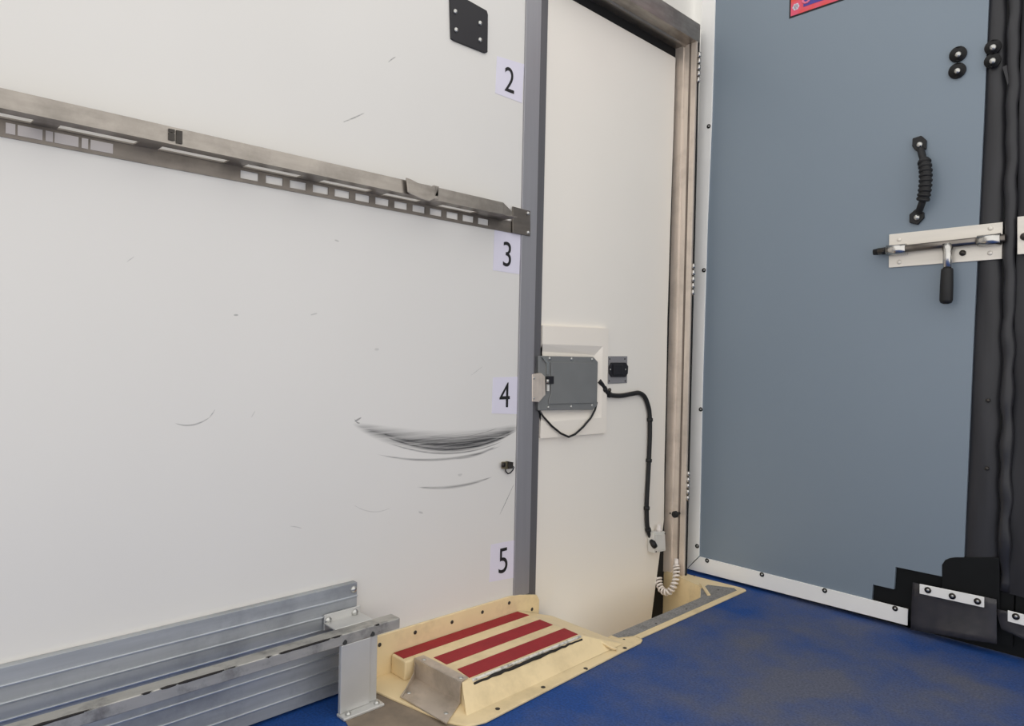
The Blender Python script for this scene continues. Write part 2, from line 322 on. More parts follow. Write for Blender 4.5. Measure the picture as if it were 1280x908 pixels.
# lock box
XL = XD+0.020
lb = [(673,445),(742,446.5),(747.5,452.5),(746.5,507.5),(741,512.5),(673,513.5)]
LB = [W(x, y, XL) for x, y in lb]
lk = prism(LB, (-0.018,0,0)).build('lock_box', 'lockbox', d1, bevel=0.002); lk['label'] = 'grey metal lock box'
cv = [W(x, y, XL) for x, y in ((688,453),(742,454),(745,460),(744,501),(740,504),(685,505.5),(685,500),(688,492))]
prism(cv, (0.004,0,0)).build('cover_panel', 'lockbox', lk, bevel=0.0015)
screws([W(x, y, XL) for x, y in ((687,448.5),(714.5,449),(740,449.5),(685.5,509.5),(714,508.5),(740,507))], IN, 0.0055, 0.004, 'screw', lk)
prism([W(x, y, XL+0.004) for x, y in ((683,470.5),(691.5,470.5),(691.5,480),(683,480))], (0.003,0,0)).build('key_slot', 'plastic_black', lk)
MB().tube([W(684.5,474.5,XL+0.012), W(684.5,479,XL+0.012)], 0.005, 8).build('key_pin', 'screw', lk, smooth=True)
prism([W(x, y, XL+0.004) for x, y in ((683,481),(685.5,481),(685.5,489),(683,489))], (0.004,0,0)).build('indicator', 'box_grey', lk)
# folded steel latch that reaches over the pillar
XS = A+0.008
lt = [W(x, y, XS) for x, y in ((665.5,468),(677,466.5),(681.5,471),(682,494),(674,503),(665.5,502.5))]
la = prism(lt, (-0.014,0,0)).build('latch', 'steel_v', d1, bevel=0.002); la['label'] = 'folded stainless latch plate'
screws([W(x, y, XS) for x, y in ((667.5,473),(667.5,498))], IN, 0.004, 0.003, 'screw', la)
prism([W(x, y, XL) for x, y in ((676,446.5),(679,446.5),(684,454),(684,468),(682,468),(682,455))], (0.006,0,0)).build('cover_edge', 'screw', la)
# pull cord under the lock box
cp = [(673,512),(679,521),(690,533),(701,542),(711,546.5),(719,543),(729,534),(739,522),(744,512),(746,503)]
cpts = [W(x, y, XD+0.012+0.010*math.sin(i/9*math.pi)) for i, (x, y) in enumerate(cp)]
MB().tube(cpts, 0.0035, 8).build('pull_cord', 'cable', d1, smooth=True)
for x, y in ((696,535),(727,532.5)):
    c = W(x, y, XD+0.006); MB().washer(c, IN, 0.007, 0.003, 0.006, 12).build('cord_clip', 'screw_dark', d1, smooth=True)

# entry well
we = thing('entry_well', (-1.4, 2.0, -0.4), 'cream sunken step well in the floor in front of the door', 'step well')
zt = 0.0
mb = MB()
inner = [(-1.60,1.665),(-1.297,1.665),(-1.297,2.19),(-1.365,2.305),(-1.57,2.372)]
nI = len(inner)
for i in range(1, nI-1):
    (x0,y0),(x1,y1) = inner[i], inner[i+1]
    mb.add([(x0,y0,0.004),(x1,y1,0.004),(x1,y1,-0.36),(x0,y0,-0.36)], [(0,3,2,1)])
mb.add([(x,y,-0.36) for x,y in inner], [tuple(range(nI))])
mb.build('well_liner', 'cream', we)
outer = [(-1.278,1.672),(-1.244,1.742),(-1.228,1.742),(-1.228,2.395),(-1.238,2.406),(-1.262,2.410),(-1.45,2.398),(-1.57,2.398),(-1.57,2.372),(-1.365,2.305),(-1.297,2.19),(-1.297,1.672)]
prism([(x,y,0.0005) for x,y in outer], (0,0,0.005)).build('rim', 'cream', we, bevel=0.0015)
prism([(-1.295,1.690,0.0055),(-1.272,1.690,0.0055),(-1.250,1.735,0.0055),(-1.250,2.365,0.0055),(-1.268,2.380,0.0055),(-1.352,2.338,0.0055),(-1.345,2.278,0.0055),(-1.295,2.192,0.0055)], (0,0,0.0012)).build('grip_strip', 'grit', we)
c0, c1 = Vector((-1.372,2.325,0.007)), Vector((-1.285,2.232,0.007))
dd = (c1-c0).normalized().cross(Vector((0,0,1)))*0.006
prism([c0-dd, c1-dd, c1+dd, c0+dd], (0,0,0.005)).build('raised_lip', 'cream', we, bevel=0.001)
screws([F(x, y, 0.006) for x, y in ((780,800),(820,780),(858,762),(898,738),(868,720))], (0,0,1), 0.004, 0.002, 'screw_dark', we)

# ------------------------------------------------------------------ step platform with red strips
st = thing('step_platform', (-1.4, 1.3, 0), 'cream fibreglass step platform with three red anti-slip strips', 'step')
zt, xf = 0.056, -1.279
y0, y1 = 1.085, 1.52
body = MB()
V = [(-1.525,y0,zt),(xf,y0,zt),(xf,y1,zt),(-1.525,y1,zt),          # top 0-3
     (-1.525,y0-0.002,0.006),(-1.279,y0-0.002,0.006),              # left foot 4-5
     (-1.232,1.66,0.008),(-1.225,y0-0.03,0.006),                   # front foot right, left 6-7
     (-1.272,1.66,0.010),(-1.515,1.66,0.010),                       # right ramp foot 8-9
     (-1.285,y1,0.046)]
body.add(V, [(0,1,2,3),(0,4,5,1),(1,5,7),(1,7,6,2),(2,6,8),(2,8,9,3)])
body.build('body', 'cream', st)
# flange on the floor
fo_ = [(-1.53,0.955),(-1.475,0.962),(-1.237,1.006),(-1.19,1.03),(-1.178,1.075),(-1.203,1.60),(-1.207,1.715),(-1.215,1.735),(-1.24,1.735),(-1.275,1.668),(-1.515,1.668),(-1.53,1.6)]
prism([(x,y,0.0008) for x,y in fo_], (0,0,0.006)).build('flange', 'cream', st, bevel=0.002)
# raised back lip against wall and left lip
bl = [W(465,798,A+0.008), W(638,746,A+0.008), W(650,744,A+0.008), Vector((A+0.008,1.60,0.088)), Vector((A+0.008,1.612,0.07)), Vector((A+0.008,1.612,0.005)), Vector((A+0.008,0.975,0.005))]
prism(bl, (-0.007,0,0)).build('back_lip', 'cream', st, bevel=0.002)
screws([W(x, y, A+0.008) for x, y in ((474.5,806.5),(519,791),(565,778),(603,765.5),(636.5,754),(665,762))], IN, 0.0055, 0.002, 'screw_dark', st)
screws([F(x, y, 0.007) for x, y in ((622,886.5),(679,859.5),(732,836),(781,810.5))], (0,0,1), 0.006, 0.002, 'screw_dark', st)
box(-1.525, -1.462, 1.048, 1.086, 0.006, zt).build('left_corner', 'cream', st, bevel=0.004)
# worn front nosing: white edge bar with dark chipped line below
n0, n1 = Vector((xf,y0+0.03,zt)), Vector((xf,1.52,zt))
MB().tube([n0+(n1-n0)*k/8+Vector((0.002,0,-0.003)) for k in range(9)], 0.0042, 8).build('nosing', 'chip_white', st, smooth=True)
ch = []
for k in range(29):
    ch.append((n0+(n1-n0)*(k/28)+Vector((0.008+0.001*random.random(),0,-0.010+0.003*random.random())), 0.0025+0.0032*abs(math.sin(k*0.11+0.3))*random.uniform(0.5,1)))
MB().tube([c for c,_ in ch], [q for _,q in ch], 6).build('chipped_edge', 'chip', st)
# ridge on the right ramp
MB().tube([F(x, y, z) for x, y, z in ((728,794,0.042),(748,801,0.03),(764,810,0.016),(771,812,0.012))], 0.004, 6).build('ramp_ridge', 'cream', st, smooth=True)
# red strips (image corners back-left, back-right, front-right, front-left on the platform top)
for q in (((494,818),(645,764.5),(660,769),(506,824.5)), ((544,823.5),(673,774.5),(689,781),(560,832)), ((573,838),(704,785.5),(721,793),(588,848.5))):
    pts = [F(x, y, zt+0.0003) for x, y in q]
    xs0 = (pts[0].x+pts[1].x)/2; xs1 = (pts[2].x+pts[3].x)/2
    for i in (0,1): pts[i].x = max(xs0, -1.526)
    for i in (2,3): pts[i].x = min(xs1, xf-0.004)
    prism(pts, (0,0,0.0012)).build('anti_slip_strip', 'red', st)
# steel end bracket
zb = zt+0.0005
b0, b1, b2, b3 = F(517.7,824.5,zb), F(529.4,820.6,zb), F(585,848.5,zb), F(575.6,855,zb)
br = MB()
br.prism([b0,b1,b2,b3], (0,0,0.003))
br.prism([b0+Vector((0,0.002,0.003)), b3+Vector((0,0.002,0.003)), Vector((b3.x,b3.y+0.002,0.008)), Vector((b0.x,b0.y+0.002,0.008))], (0,-0.003,0))
br.prism([b0+Vector((0.002,0.002,0.003)), Vector((b0.x+0.002,b0.y+0.002,0.008)), F(500,872,0.012)+Vector((0.004,0,0)), F(516,850,0.012)+Vector((0.002,0,0.018))], (0.002,0,0))
s0, s1 = F(500,872,0.008), F(558,906,0.008)
br.prism([Vector((b0.x,b0.y+0.001,0.0075)), Vector((b3.x,b3.y+0.001,0.0075)), s1, s0], (0,0,0.003))
bk = br.build('end_bracket', 'bracket', st); bk['label'] = 'folded stainless end bracket'
screws([F(530,824.5,zb+0.003), F(576,847.5,zb+0.003)], (0,0,1), 0.006, 0.002, 'screw', bk)
screws([F(511,866.5,0.0105), F(557.5,892,0.0105)], (0,0,1), 0.006, 0.002, 'screw', bk)

# ------------------------------------------------------------------ slotted steel rail on the wall
ra = thing('slotted_rail', (A, 0.7, 1.22), 'slotted stainless steel rail fixed along the white wall', 'rail')
zr0, zr1, zl1, xl = 1.219, 1.254, 1.285, -1.465
RY0, RY1 = -0.7, 1.50
slots = [(0.631+0.0578*k, 0.672+0.0578*k) for k in range(13)]
mb = MB()
mb.box(A+0.0005, A+0.0035, RY0, RY1, zr0, zr0+0.008).box(A+0.0005, A+0.0035, RY0, RY1, zr1-0.009, zr1)
ys = [RY0] + [v for s in slots for v in s] + [RY1]
for i in range(0, len(ys), 2): mb.box(A+0.0005, A+0.0035, ys[i], ys[i+1], zr0+0.008, zr1-0.009)
mb.build('wall_plate', 'steel_shaded', ra)
long_ = [(-0.42,-0.28),(-0.24,-0.11),(-0.06,0.07),(0.115,0.245),(0.285,0.416),(0.459,0.593),(0.633,0.762),(0.814,0.949),(0.99,1.102),(1.167,1.292)]
mb = MB()
mb.box(A+0.0035, A+0.006, RY0, 1.44, zr1-0.003, zr1).box(A+0.038, xl-0.003, RY0, 1.42, zr1-0.003, zr1)
ys = [RY0] + [v for s in long_ for v in s] + [1.42]
for i in range(0, len(ys), 2): mb.box(A+0.006, A+0.038, ys[i], ys[i+1], zr1-0.003, zr1)
mb.build('shelf', 'steel', ra)
mb = MB(); mb.box(xl-0.003, xl, RY0, 1.36, zr1-0.003, zl1)
mb.prism([(xl,1.36,zr1-0.003),(xl,1.36,zl1),(xl-0.03,1.425,zl1-0.012),(xl-0.03,1.425,zr1-0.003)], (-0.003,0,0))
mb.build('front_lip', 'steel', ra)
ep = [W(x, y, A+0.0095) for x, y in ((641,258),(663,264),(663,295.5),(641,291))]
prism(ep, (-0.004,0,0)).build('end_plate', 'steel_shaded', ra, bevel=0.001)
screws([W(x, y, A+0.0095) for x, y in ((659.5,267),(659.5,291))], IN, 0.006, 0.007, 'screw', ra, 'bolt')
# spring clip on the lip
cl = [W(x, y, xl+0.012) for x, y in ((508,222),(514,224),(527,231),(537,233.5),(543,231.5),(549,233),(549,250),(543,249),(537,252),(527,249),(514,243),(510,240))]
prism(cl, (-0.004,0,0)).build('spring_clip', 'steel', ra, bevel=0.0015)
box(xl-0.004, xl+0.012, 1.105, 1.118, 1.258, 1.284).build('clip_stop', 'steel', ra, bevel=0.001)
for x0, x1, y0_, y1_ in ((210.5,218,161,165),(210.5,218,166,175),(220,227.5,163,179)):
    prism([W(x0,y0_,xl+0.0005), W(x1,y0_+1.5,xl+0.0005), W(x1,y1_+1.5,xl+0.0005), W(x0,y1_,xl+0.0005)], (0.003,0,0)).build('lip_tab', 'screw_dark', ra)
M['tape'] = mat('pale_tape', rgb(186,180,178), 0.5, 0.2, var=0.06)
for x0, x1 in ((7,19),(22,53),(57,66),(68,98),(102,110),(113,141)):
    ya, yb = W(x0,165+0.2*x0,A+0.004).y, W(x1,165+0.2*x1,A+0.004).y
    box(A+0.0035, A+0.0045, ya, yb, zr0+0.007, zr1-0.009).build('tape_patch', 'tape', ra)

# ------------------------------------------------------------------ ribbed aluminium kick board and low bar
kb = thing('kick_board', (A, 0.3, 0), 'ribbed aluminium kick board along the foot of the white wall', 'kick board')
zs = [0.272, 0.237, 0.205, 0.174, 0.140, 0.105, 0.070, 0.035, 0.004]
KY1 = 0.936
for i in range(len(zs)-1):
    box(A+0.0005, A+0.019, -0.7, KY1, zs[i+1]+0.0022, zs[i]).build('plank', 'alu', kb, bevel=0.001)
    if i: box(A+0.017, A+0.0225, -0.7, KY1, zs[i]+0.0002, zs[i]+0.0040).build('ridge', 'alu_ridge', kb, bevel=0.001)
screws([W(442,737,A+0.019)], IN, 0.009, 0.006, 'screw', kb, 'bolt')

lbx = -1.42
ba = thing('low_bar', (lbx, 0.6, 0), 'scraped alloy bar on a short post in front of the kick board', 'bar')
zb0, zb1 = 0.168, 0.194
box(lbx-0.038, lbx, -0.7, 1.0, zb0, zb1).build('bar', 'alu_bar', ba, bevel=0.002)
mb = MB().box(lbx-0.012, lbx-0.001, 0.838, 0.918, 0.008, zb0).box(lbx-0.03, lbx-0.006, 0.918, 0.940, 0.008, zb0)
mb.build('post', 'alu_post', ba, bevel=0.002)
box(lbx-0.012, lbx+0.022, 0.835, 0.945, 0.001, 0.008).build('foot_plate', 'alu_post', ba, bevel=0.002)
screws([Vector((lbx+0.010,0.853,0.008)), Vector((lbx+0.010,0.930,0.008))], (0,0,1), 0.007, 0.007, 'screw', ba, 'bolt')
mb = MB().box(A+0.0228, A+0.027, 0.842, 0.942, 0.176, 0.214).box(A+0.0228, lbx-0.036, 0.842, 0.945, zb1-0.003, zb1+0.001)
bb = mb.build('wall_bracket', 'alu_post', ba, bevel=0.001)
screws([W(443.5,766,A+0.027), W(410,776,A+0.027)], IN, 0.009, 0.006, 'screw', bb, 'bolt')
wo = [(Vector((lbx-0.002, 0.2+0.74*k/40, zb1-0.002)), 0.0014+0.0022*abs(math.sin(k*1.7)*math.sin(k*0.23+1))) for k in range(41)]
MB().tube([c for c,_ in wo], [q for _,q in wo], 6).build('scraped_edge', 'chip', ba)
for x, y in ((431,803.5),(465.5,793)):
    MB().tube([W(x,y,lbx-0.001), W(x,y,lbx+0.002)], 0.006, 10).build('bolt_hole', 'black', ba)

# ------------------------------------------------------------------ wall fittings
bpp = thing('wall_plate', W(585,60), 'black rubber plate with four silver bolts on the white wall', 'plate')
pts = [W(561,1), W(561.5,-6), W(566,-9), W(607,14), W(608.5,19), W(608,66), W(605,67), W(567,52), W(562.5,49)]
prism(pts, (0.006,0,0)).build('plate', 'plastic_black', bpp, bevel=0.0015)
screws([W(x, y, A+0.006) for x, y in ((569,14.5),(570,37.5),(600,29),(600,50))], IN, 0.007, 0.005, 'screw', bpp, 'bolt')

def numeral(ch, centre, h, yaw_mat, parent, asp=0.9):
    cu = bpy.data.curves.new('num', 'FONT'); cu.body = ch; cu.size = 1; cu.extrude = 0.0
    tmp = bpy.data.objects.new('num', cu); COL.objects.link(tmp)
    dg = bpy.context.evaluated_depsgraph_get(); me = bpy.data.meshes.new_from_object(tmp.evaluated_get(dg))
    bpy.data.objects.remove(tmp, do_unlink=True)
    xs = [v.co.x for v in me.vertices]; ys_ = [v.co.y for v in me.vertices]
    k = h/(max(ys_)-min(ys_)); cx, cy = (max(xs)+min(xs))/2, (max(ys_)+min(ys_))/2
    mb = MB(); og = ORG[parent.name]
    for v in me.vertices:
        q = centre + yaw_mat[0]*((v.co.x-cx)*k*asp) + yaw_mat[1]*((v.co.y-cy)*k); v.co = q-og
    me.materials.append(M['ink']); o = bpy.data.objects.new('numeral', me); COL.objects.link(o); o.parent = parent
    return o
UY, UZ = Vector((0,1,0)), Vector((0,0,1))
for ch, quad, c, lab in (
    ('2', ((621,70),(655,80.5),(652.5,129),(619,116.5)), (637,100), 'white sticker with black numeral 2 beside the black bolted plate'),
    ('3', ((618,285),(651,294),(649,343),(616,338)), (634,318), 'white sticker with black numeral 3 just below the steel rail'),
    ('4', ((616,472),(648.5,471),(647,518),(614.5,517)), (631,494), 'white sticker with black numeral 4 above the black scuff marks'),
    ('5', ((613.5,681),(646,675),(645,722),(611.5,728)), (629,701), 'white sticker with black numeral 5 above the red striped step')):
    q = [W(x, y) for x, y in quad]; cen = W(*c, A+0.0016)
    t = thing('number_sticker', W(*c), lab, 'sticker', 'numbered stickers on the wall')
    prism(q, (0.0008,0,0)).build('backing', 'sticker', t)
    hz = (W(c[0], c[1]-15.5)-W(c[0], c[1]+15.5)).z
    numeral(ch, cen, hz, (UY, UZ), t, 0.86)
# tiny cable end on the wall
hk = thing('wire_clip', W(633,583), 'small dark clip with a curled wire on the white wall', 'clip')
prism([W(x, y) for x, y in ((626.5,577.5),(632,577),(632,586.5),(626.5,586))], (0.010,0,0)).build('block', 'clip_brass', hk, bevel=0.001)
prism([W(x, y) for x, y in ((632,576.5),(638,577.5),(637.5,585),(632,586))], (0.014,0,0)).build('cover', 'screw_dark', hk, bevel=0.001)
MB().washer(W(629,581.5,A+0.010), IN, 0.008, 0.003, 0.003, 12).build('eyelet', 'screw_dark', hk, smooth=True)
MB().tube([W(x, y, A+0.006) for x, y in ((631.5,586),(632.5,590),(635,592.5),(638,591.5),(641,588),(642.5,584.5),(640.5,582.5))], 0.0018, 6).build('wire', 'cable', hk, smooth=True)

# ------------------------------------------------------------------ switch, cable, junction box, coiled cable on the door
sw = thing('rocker_switch', W(772,462,XD), 'black rocker switch on a grey plate beside the lock box', 'switch')
prism([W(x, y, XD) for x, y in ((760,445.5),(783.5,445.5),(783,479),(759.5,480))], (0.003,0,0)).build('plate', 'switch_grey', sw, bevel=0.001)
prism([W(x, y, XD+0.003) for x, y in ((763,453.5),(781,453.5),(784,458),(783.5,467),(780.5,471.5),(763.5,471.5),(760.5,467),(760.5,458))], (0.006,0,0)).build('bezel', 'plastic_black', sw, bevel=0.002)
prism([W(x, y, XD+0.009) for x, y in ((766,456),(778,456),(778,469),(766,469))], (0.004,0,0)).build('rocker', 'plastic_black', sw, bevel=0.0015)
screws([W(x, y, XD+0.003) for x, y in ((762,449),(781,449),(781.5,476.5),(761.5,476.5))], IN, 0.003, 0.002, 'screw_dark', sw)
screws([W(x, y, XD+0.009) for x, y in ((763,462),(782,462))], IN, 0.003, 0.002, 'screw', sw)

def smooth_path(pts, n=5):
    res = []
    for i in range(len(pts)-1):
        p0, p1, p2, p3 = pts[max(i-1,0)], pts[i], pts[i+1], pts[min(i+2,len(pts)-1)]
        for k in range(n):
            t = k/n
            res.append(0.5*((2*p1)+(p2-p0)*t+(2*p0-5*p1+4*p2-p3)*t*t+(3*p1-p0-3*p2+p3)*t*t*t))
    res.append(pts[-1]); return res
ca = thing('power_cable', W(800,560,XD), 'thick black cable running down the door from lock box', 'cable')
cpx = [(749,476.5),(753,482),(757,489.5),(763,494),(776,495),(790,492.5),(799,491.5),(805.5,496),(809.5,505),(812,517),(812.5,540),(811.5,570),(810,600),(808.5,630),(809,655),(811,666),(813,672)]
path = smooth_path([W(x, y, XD+0.010) for x, y in cpx])
MB().tube(path, 0.0085, 10).build('sleeve', 'cable', ca, smooth=True)
for k in (8, 14, 47, 56, 66, 73):
    q = path[k]; t = (path[k+1]-path[k-1]).normalized()
    MB().tube([q-t*0.006, q+t*0.006], 0.0112, 10).build('cable_tie', 'cable', ca, smooth=True)
MB().tube([W(762,489,XD+0.004), W(762,487,XD+0.012)], 0.006, 8).build('cable_clip', 'screw_dark', ca, smooth=True)
jb = thing('junction_box', W(825,678,XD), 'pale grey junction box at the lower edge of the door', 'junction box')
XJ = XD+0.032
jq = [W(x, y, XJ) for x, y in ((817,666),(831.5,664.5),(832.5,689),(818,692))]
prism(jq, (-0.031,0,0)).build('housing', 'box_grey', jb, bevel=0.003)
prism([W(x, y, XJ) for x, y in ((818.5,668),(830,667),(831,686.5),(819.5,689))], (0.004,0,0)).build('lid', 'box_grey', jb, bevel=0.002)
gq = W(823.5,664.5,XJ-0.012)
MB().tube([gq, gq+UZ*0.010, gq+UZ*0.012, gq+UZ*0.026], [0.011,0.011,0.008,0.007], 10).build('gland', 'coil', jb, smooth=True)
MB().tube([W(815,677,XJ-0.012), W(817,681,XJ+0.003), W(819,684,XJ+0.006)], [0.011,0.012,0.010], 10).build('cable_gland', 'black', jb, smooth=True)
screws([W(x, y, XJ) for x, y in ((831,667.5),(820,690))], IN, 0.003, 0.003, 'screw_dark', jb)
co = thing('coiled_cable', W(836,725,XD), 'white coiled cable looping below the junction box', 'cable')
axis = smooth_path([P(x, y, yy) for x, y, yy in ((845.5,708,2.352),(845.5,716,2.340),(844.5,726,2.325),(841,735,2.31),(834.5,741,2.30),(827.5,738,2.30),(824,730,2.31),(823,722,2.32))], 30)
hel = []; turns = 15; up = Vector((1,0,0))
for i, q in enumerate(axis):
    t = (axis[min(i+1,len(axis)-1)]-axis[max(i-1,0)]).normalized(); e1 = (up-t*up.dot(t)).normalized(); e2 = t.cross(e1); up = e1
    a = 2*math.pi*turns*i/(len(axis)-1); hel.append(q + (e1*math.cos(a)+e2*math.sin(a))*0.0105)
MB().tube(hel, 0.0042, 6).build('coil', 'coil', co, smooth=True)
MB().tube([P(845.5,699,2.362), P(845.5,709,2.352)], 0.009, 8).build('plug', 'coil', co, smooth=True)

# ------------------------------------------------------------------ grey partition
pa = thing('partition_door', (-1.0, B, 0.03), 'tall grey partition door with white trim and bolt latch', 'partition')
stepx = [(872,700),(1089.5,755),(1091,731),(1117.5,737),(1119.5,709),(1180,721.5),(1181,706),(1183.5,702),(1188,698.8),(1194,697.4),(1205,697)]
SP = [P(x, y) for x, y in stepx]
tl, tr = Vector((-1.42*K,B,WZ-0.03)), Vector((-0.528*K,B,WZ-0.03))
re_ = [P(1218,400), P(1230,145), P(1236,0)]
prism(SP + re_ + [tr, tl], (0,0.02,0)).build('board', 'board', pa)
# white plastic trim: upright and foot strip
q0, q1, q2, q3 = P(859,711), P(875,695), P(880.5,480), P(863,480)
lt_ = [P(859,711), P(874.5,695), P(879,480), P(885,280), P(890.5,150), P(895,0), Vector((-1.415*K,B,WZ-0.03)), Vector((-1.472*K,B,WZ-0.03)), P(878,0), P(874,150), P(867,340), P(860.5,560)]
o = prism(lt_, (0,-0.006,0)); up_ = o.build('upright_trim', 'frame_white', pa, bevel=0.001); up_['label'] = 'white plastic upright trim'
ft = prism([P(860,711), P(875.5,696), P(1135.5,761.5), P(1135,782)], (0,-0.006,0)).build('foot_trim', 'frame_white', pa, bevel=0.001)
for pr, pts in ((up_, ((886,158),(880,338),(876,512),(871.5,683))), (ft, ((884,701),(952.5,718.5),(1031,738.5),(1119,761)))):
    for x, y in pts:
        MB().washer(P(x, y, B-0.006), OUT, 0.0085, 0.004, 0.002, 12).build('screw_washer', 'screw_dark', pr, smooth=True)
        MB().dome(P(x, y, B-0.006), OUT, 0.004, 0.004, 8).build('screw', 'screw', pr, smooth=True)
# hinges
for (xa, ya), (xb, yb) in (((874.5,65),(873,104)), ((867,329),(866,370)), ((860.5,589),(859.5,627))):
    yy = 2.372
    p0, p1 = P(xa, ya, yy), P(xb, yb, yy)
    mb = MB().box(XF-0.03, XF-0.002, 2.3795, 2.383, p1.z, p0.z); hg = mb.build('hinge', 'steel_v', pa)
    for k in range(5):
        a0, a1 = p0.lerp(p1, k/5+0.02), p0.lerp(p1, (k+1)/5-0.03)
        MB().tube([a0, a1], 0.0065, 10).build('knuckle', 'chrome', hg, smooth=True)
    MB().tube([p0, p1], 0.0035, 8).build('pin', 'screw_dark', hg)
# round rubber buffers
for x, y in ((1198,68.5),(1197,89)):
    wa = MB().washer(P(x, y), OUT, 0.0235, 0.010, 0.009, 22).build('rubber_washer', 'black', pa, smooth=True)
    MB().dome(P(x, y, B-0.004), OUT, 0.0095, 0.009, 10).build('washer_bolt', 'screw', wa, smooth=True)
# flexible grab handle
hd = MB()
hp_ = [(1151,187,0.010),(1152.5,194,0.026),(1155.5,203,0.036),(1157,214,0.042),(1157,226,0.044),(1156,238,0.043),(1154,249,0.038),(1151,258,0.030),(1149,264,0.016)]
hpts = smooth_path([P(x, y, B-o_) for x, y, o_ in hp_], 4)
rad = []
for i in range(len(hpts)):
    t = i/(len(hpts)-1)
    rad.append(0.0165 if 0.2 < t < 0.78 else 0.0105)
grab = hd.tube(hpts, rad, 12).build('grab_handle', 'black', pa, smooth=True); grab['label'] = 'black ribbed rubber grab handle'
for i in range(len(hpts)):
    t = i/(len(hpts)-1)
    if 0.2 < t < 0.78 and i % 2 == 0:
        d = (hpts[i+1]-hpts[i-1]).normalized()
        MB().tube([hpts[i]-d*0.005, hpts[i]-d*0.002, hpts[i]+d*0.002, hpts[i]+d*0.005], [0.0165,0.0195,0.0195,0.0165], 12).build('grip_rib', 'black', grab, smooth=True)
for quad, c in ((((1142,174),(1153,170.5),(1159,176),(1158.5,187),(1146,189.5),(1141.5,184)), (1149.5,181)), (((1138,269),(1146,262),(1156,266),(1156,273),(1148,281.5),(1138,279)), (1146,272))):
    prism([P(x, y) for x, y in quad], (0,-0.012,0)).build('mount', 'black', grab, bevel=0.002)
    MB().dome(P(*c, B-0.013), OUT, 0.009, 0.007, 12).build('mount_bolt', 'screw', grab, smooth=True)
# sliding bolt latch
pl = prism([P(x, y) for x, y in ((1112,293.5),(1254,278),(1253,324),(1111.5,335))], (0,-0.005,0)).build('bolt_latch', 'plate_white', pa, bevel=0.001); pl['label'] = 'pale metal plate with sliding steel bolt'
yr = B-0.022
R0, R1 = P(1098,314.5,yr), P(1257,297.5,yr)
MB().tube([R0, R1], 0.0115, 14).build('rod', 'rod', pl, smooth=True)
MB().tube([P(1092,315.5,yr), P(1108,313.5,yr)], [0.0095,0.0120], 12).build('rod_tip', 'black', pl, smooth=True)
for xa, ya, xb, yb in ((1108.5,313.5,1133,311), (1222,301.5,1251,298.5)):
    c0, c1 = P(xa,ya,yr), P(xb,yb,yr)
    g_ = MB().tube([c0, c1], 0.0165, 16)
    g_.box(c0.x, c1.x, yr, B-0.004, c0.z-0.015, c0.z+0.015).build('guide', 'chrome', pl, smooth=True)
k0 = P(1184.5,306,yr); k1 = P(1184,336,yr-0.012); k2 = P(1182.5,380,yr-0.016)
MB().tube([k0, k0.lerp(k1,0.35), k1], [0.017,0.0125,0.0115], 14).build('lever', 'chrome', pl, smooth=True)
MB().tube([k1, k1.lerp(k2,0.04), k1.lerp(k2,0.5), k1.lerp(k2,0.9), k1.lerp(k2,0.97), k2], [0.015,0.0165,0.018,0.018,0.015,0.008], 14).build('lever_grip', 'black', pl, smooth=True)
MB().dome(P(1203.5,316.5,B-0.005), OUT, 0.009, 0.012, 12).build('stop_screw', 'screw_dark', pl, smooth=True)
screws([P(x, y, B-0.005) for x, y in ((1124,299.5),(1124,328),(1238,285.5),(1237.5,316.5))], OUT, 0.007, 0.003, 'plate_white', pl)
box(-1.53, -0.70, B+0.026, B+0.036, 0.001, 0.06).build('gap_shade_strip', 'black', pa)  # black strip added below the partition to stand for the shadow gap

# red sign at the top
sg = thing('warning_sign', P(1000,0), 'red and orange sticker sign with black border on partition', 'sign')
s_o = P(986.5,23.5)
m_, nt, p = newmat('red_orange_print')
tcn = nt.nodes.new('ShaderNodeTexCoord'); nzz = nt.nodes.new('ShaderNodeTexNoise'); nzz.inputs['Scale'].default_value = 14
rp = nt.nodes.new('ShaderNodeValToRGB'); rp.color_ramp.elements[0].color = rgb(226,74,44); rp.color_ramp.elements[1].color = rgb(222,84,112); rp.color_ramp.elements[0].position = 0.4; rp.color_ramp.elements[1].position = 0.6
nt.links.new(tcn.outputs['Object'], nzz.inputs[0]); nt.links.new(nzz.outputs[0], rp.inputs[0]); nt.links.new(rp.outputs[0], p.inputs['Base Color']); M['sign_red'] = m_
M['sign_blue'] = mat('purple_blue_print', rgb(74,64,150), 0.5, var=0.1); M['sign_pink'] = mat('pink_print', rgb(232,120,150), 0.5, var=0.05)
z0s, xs_, xe_, ze_ = s_o.z, s_o.x, s_o.x+0.34, s_o.z+0.24
box(xs_, xe_, B-0.001, B, z0s, ze_).build('border', 'ink', sg)
box(xs_+0.006, xe_-0.006, B-0.002, B-0.001, z0s+0.006, ze_-0.006).build('print', 'sign_red', sg)
fc = P(995,8.5, B-0.002)
for k in range(6):
    a = k*math.pi/3
    MB().tube([fc+Vector((0.007*math.cos(a),-0.0001,0.007*math.sin(a))), fc+Vector((0.007*math.cos(a),-0.001,0.007*math.sin(a)))], 0.0055, 8).build('flower_petal', 'sticker', sg)
box(xs_+0.052, xe_-0.03, B-0.003, B-0.002, z0s+0.024, z0s+0.075).build('blue_panel', 'sign_blue', sg)
for k in range(5):
    x = xs_+0.062+k*0.045
    MB().tube([(x+0.013*math.cos(t*0.5),B-0.0035,z0s+0.048+0.013*math.sin(t*0.5)) for t in range(13)], 0.004, 6).build('pink_letter', 'sign_pink', sg)
for k in range(4):
    box(xs_+0.018, xs_+0.034, B-0.003, B-0.002, z0s+0.062+k*0.016, z0s+0.070+k*0.016).build('side_print', 'sign_blue', sg)

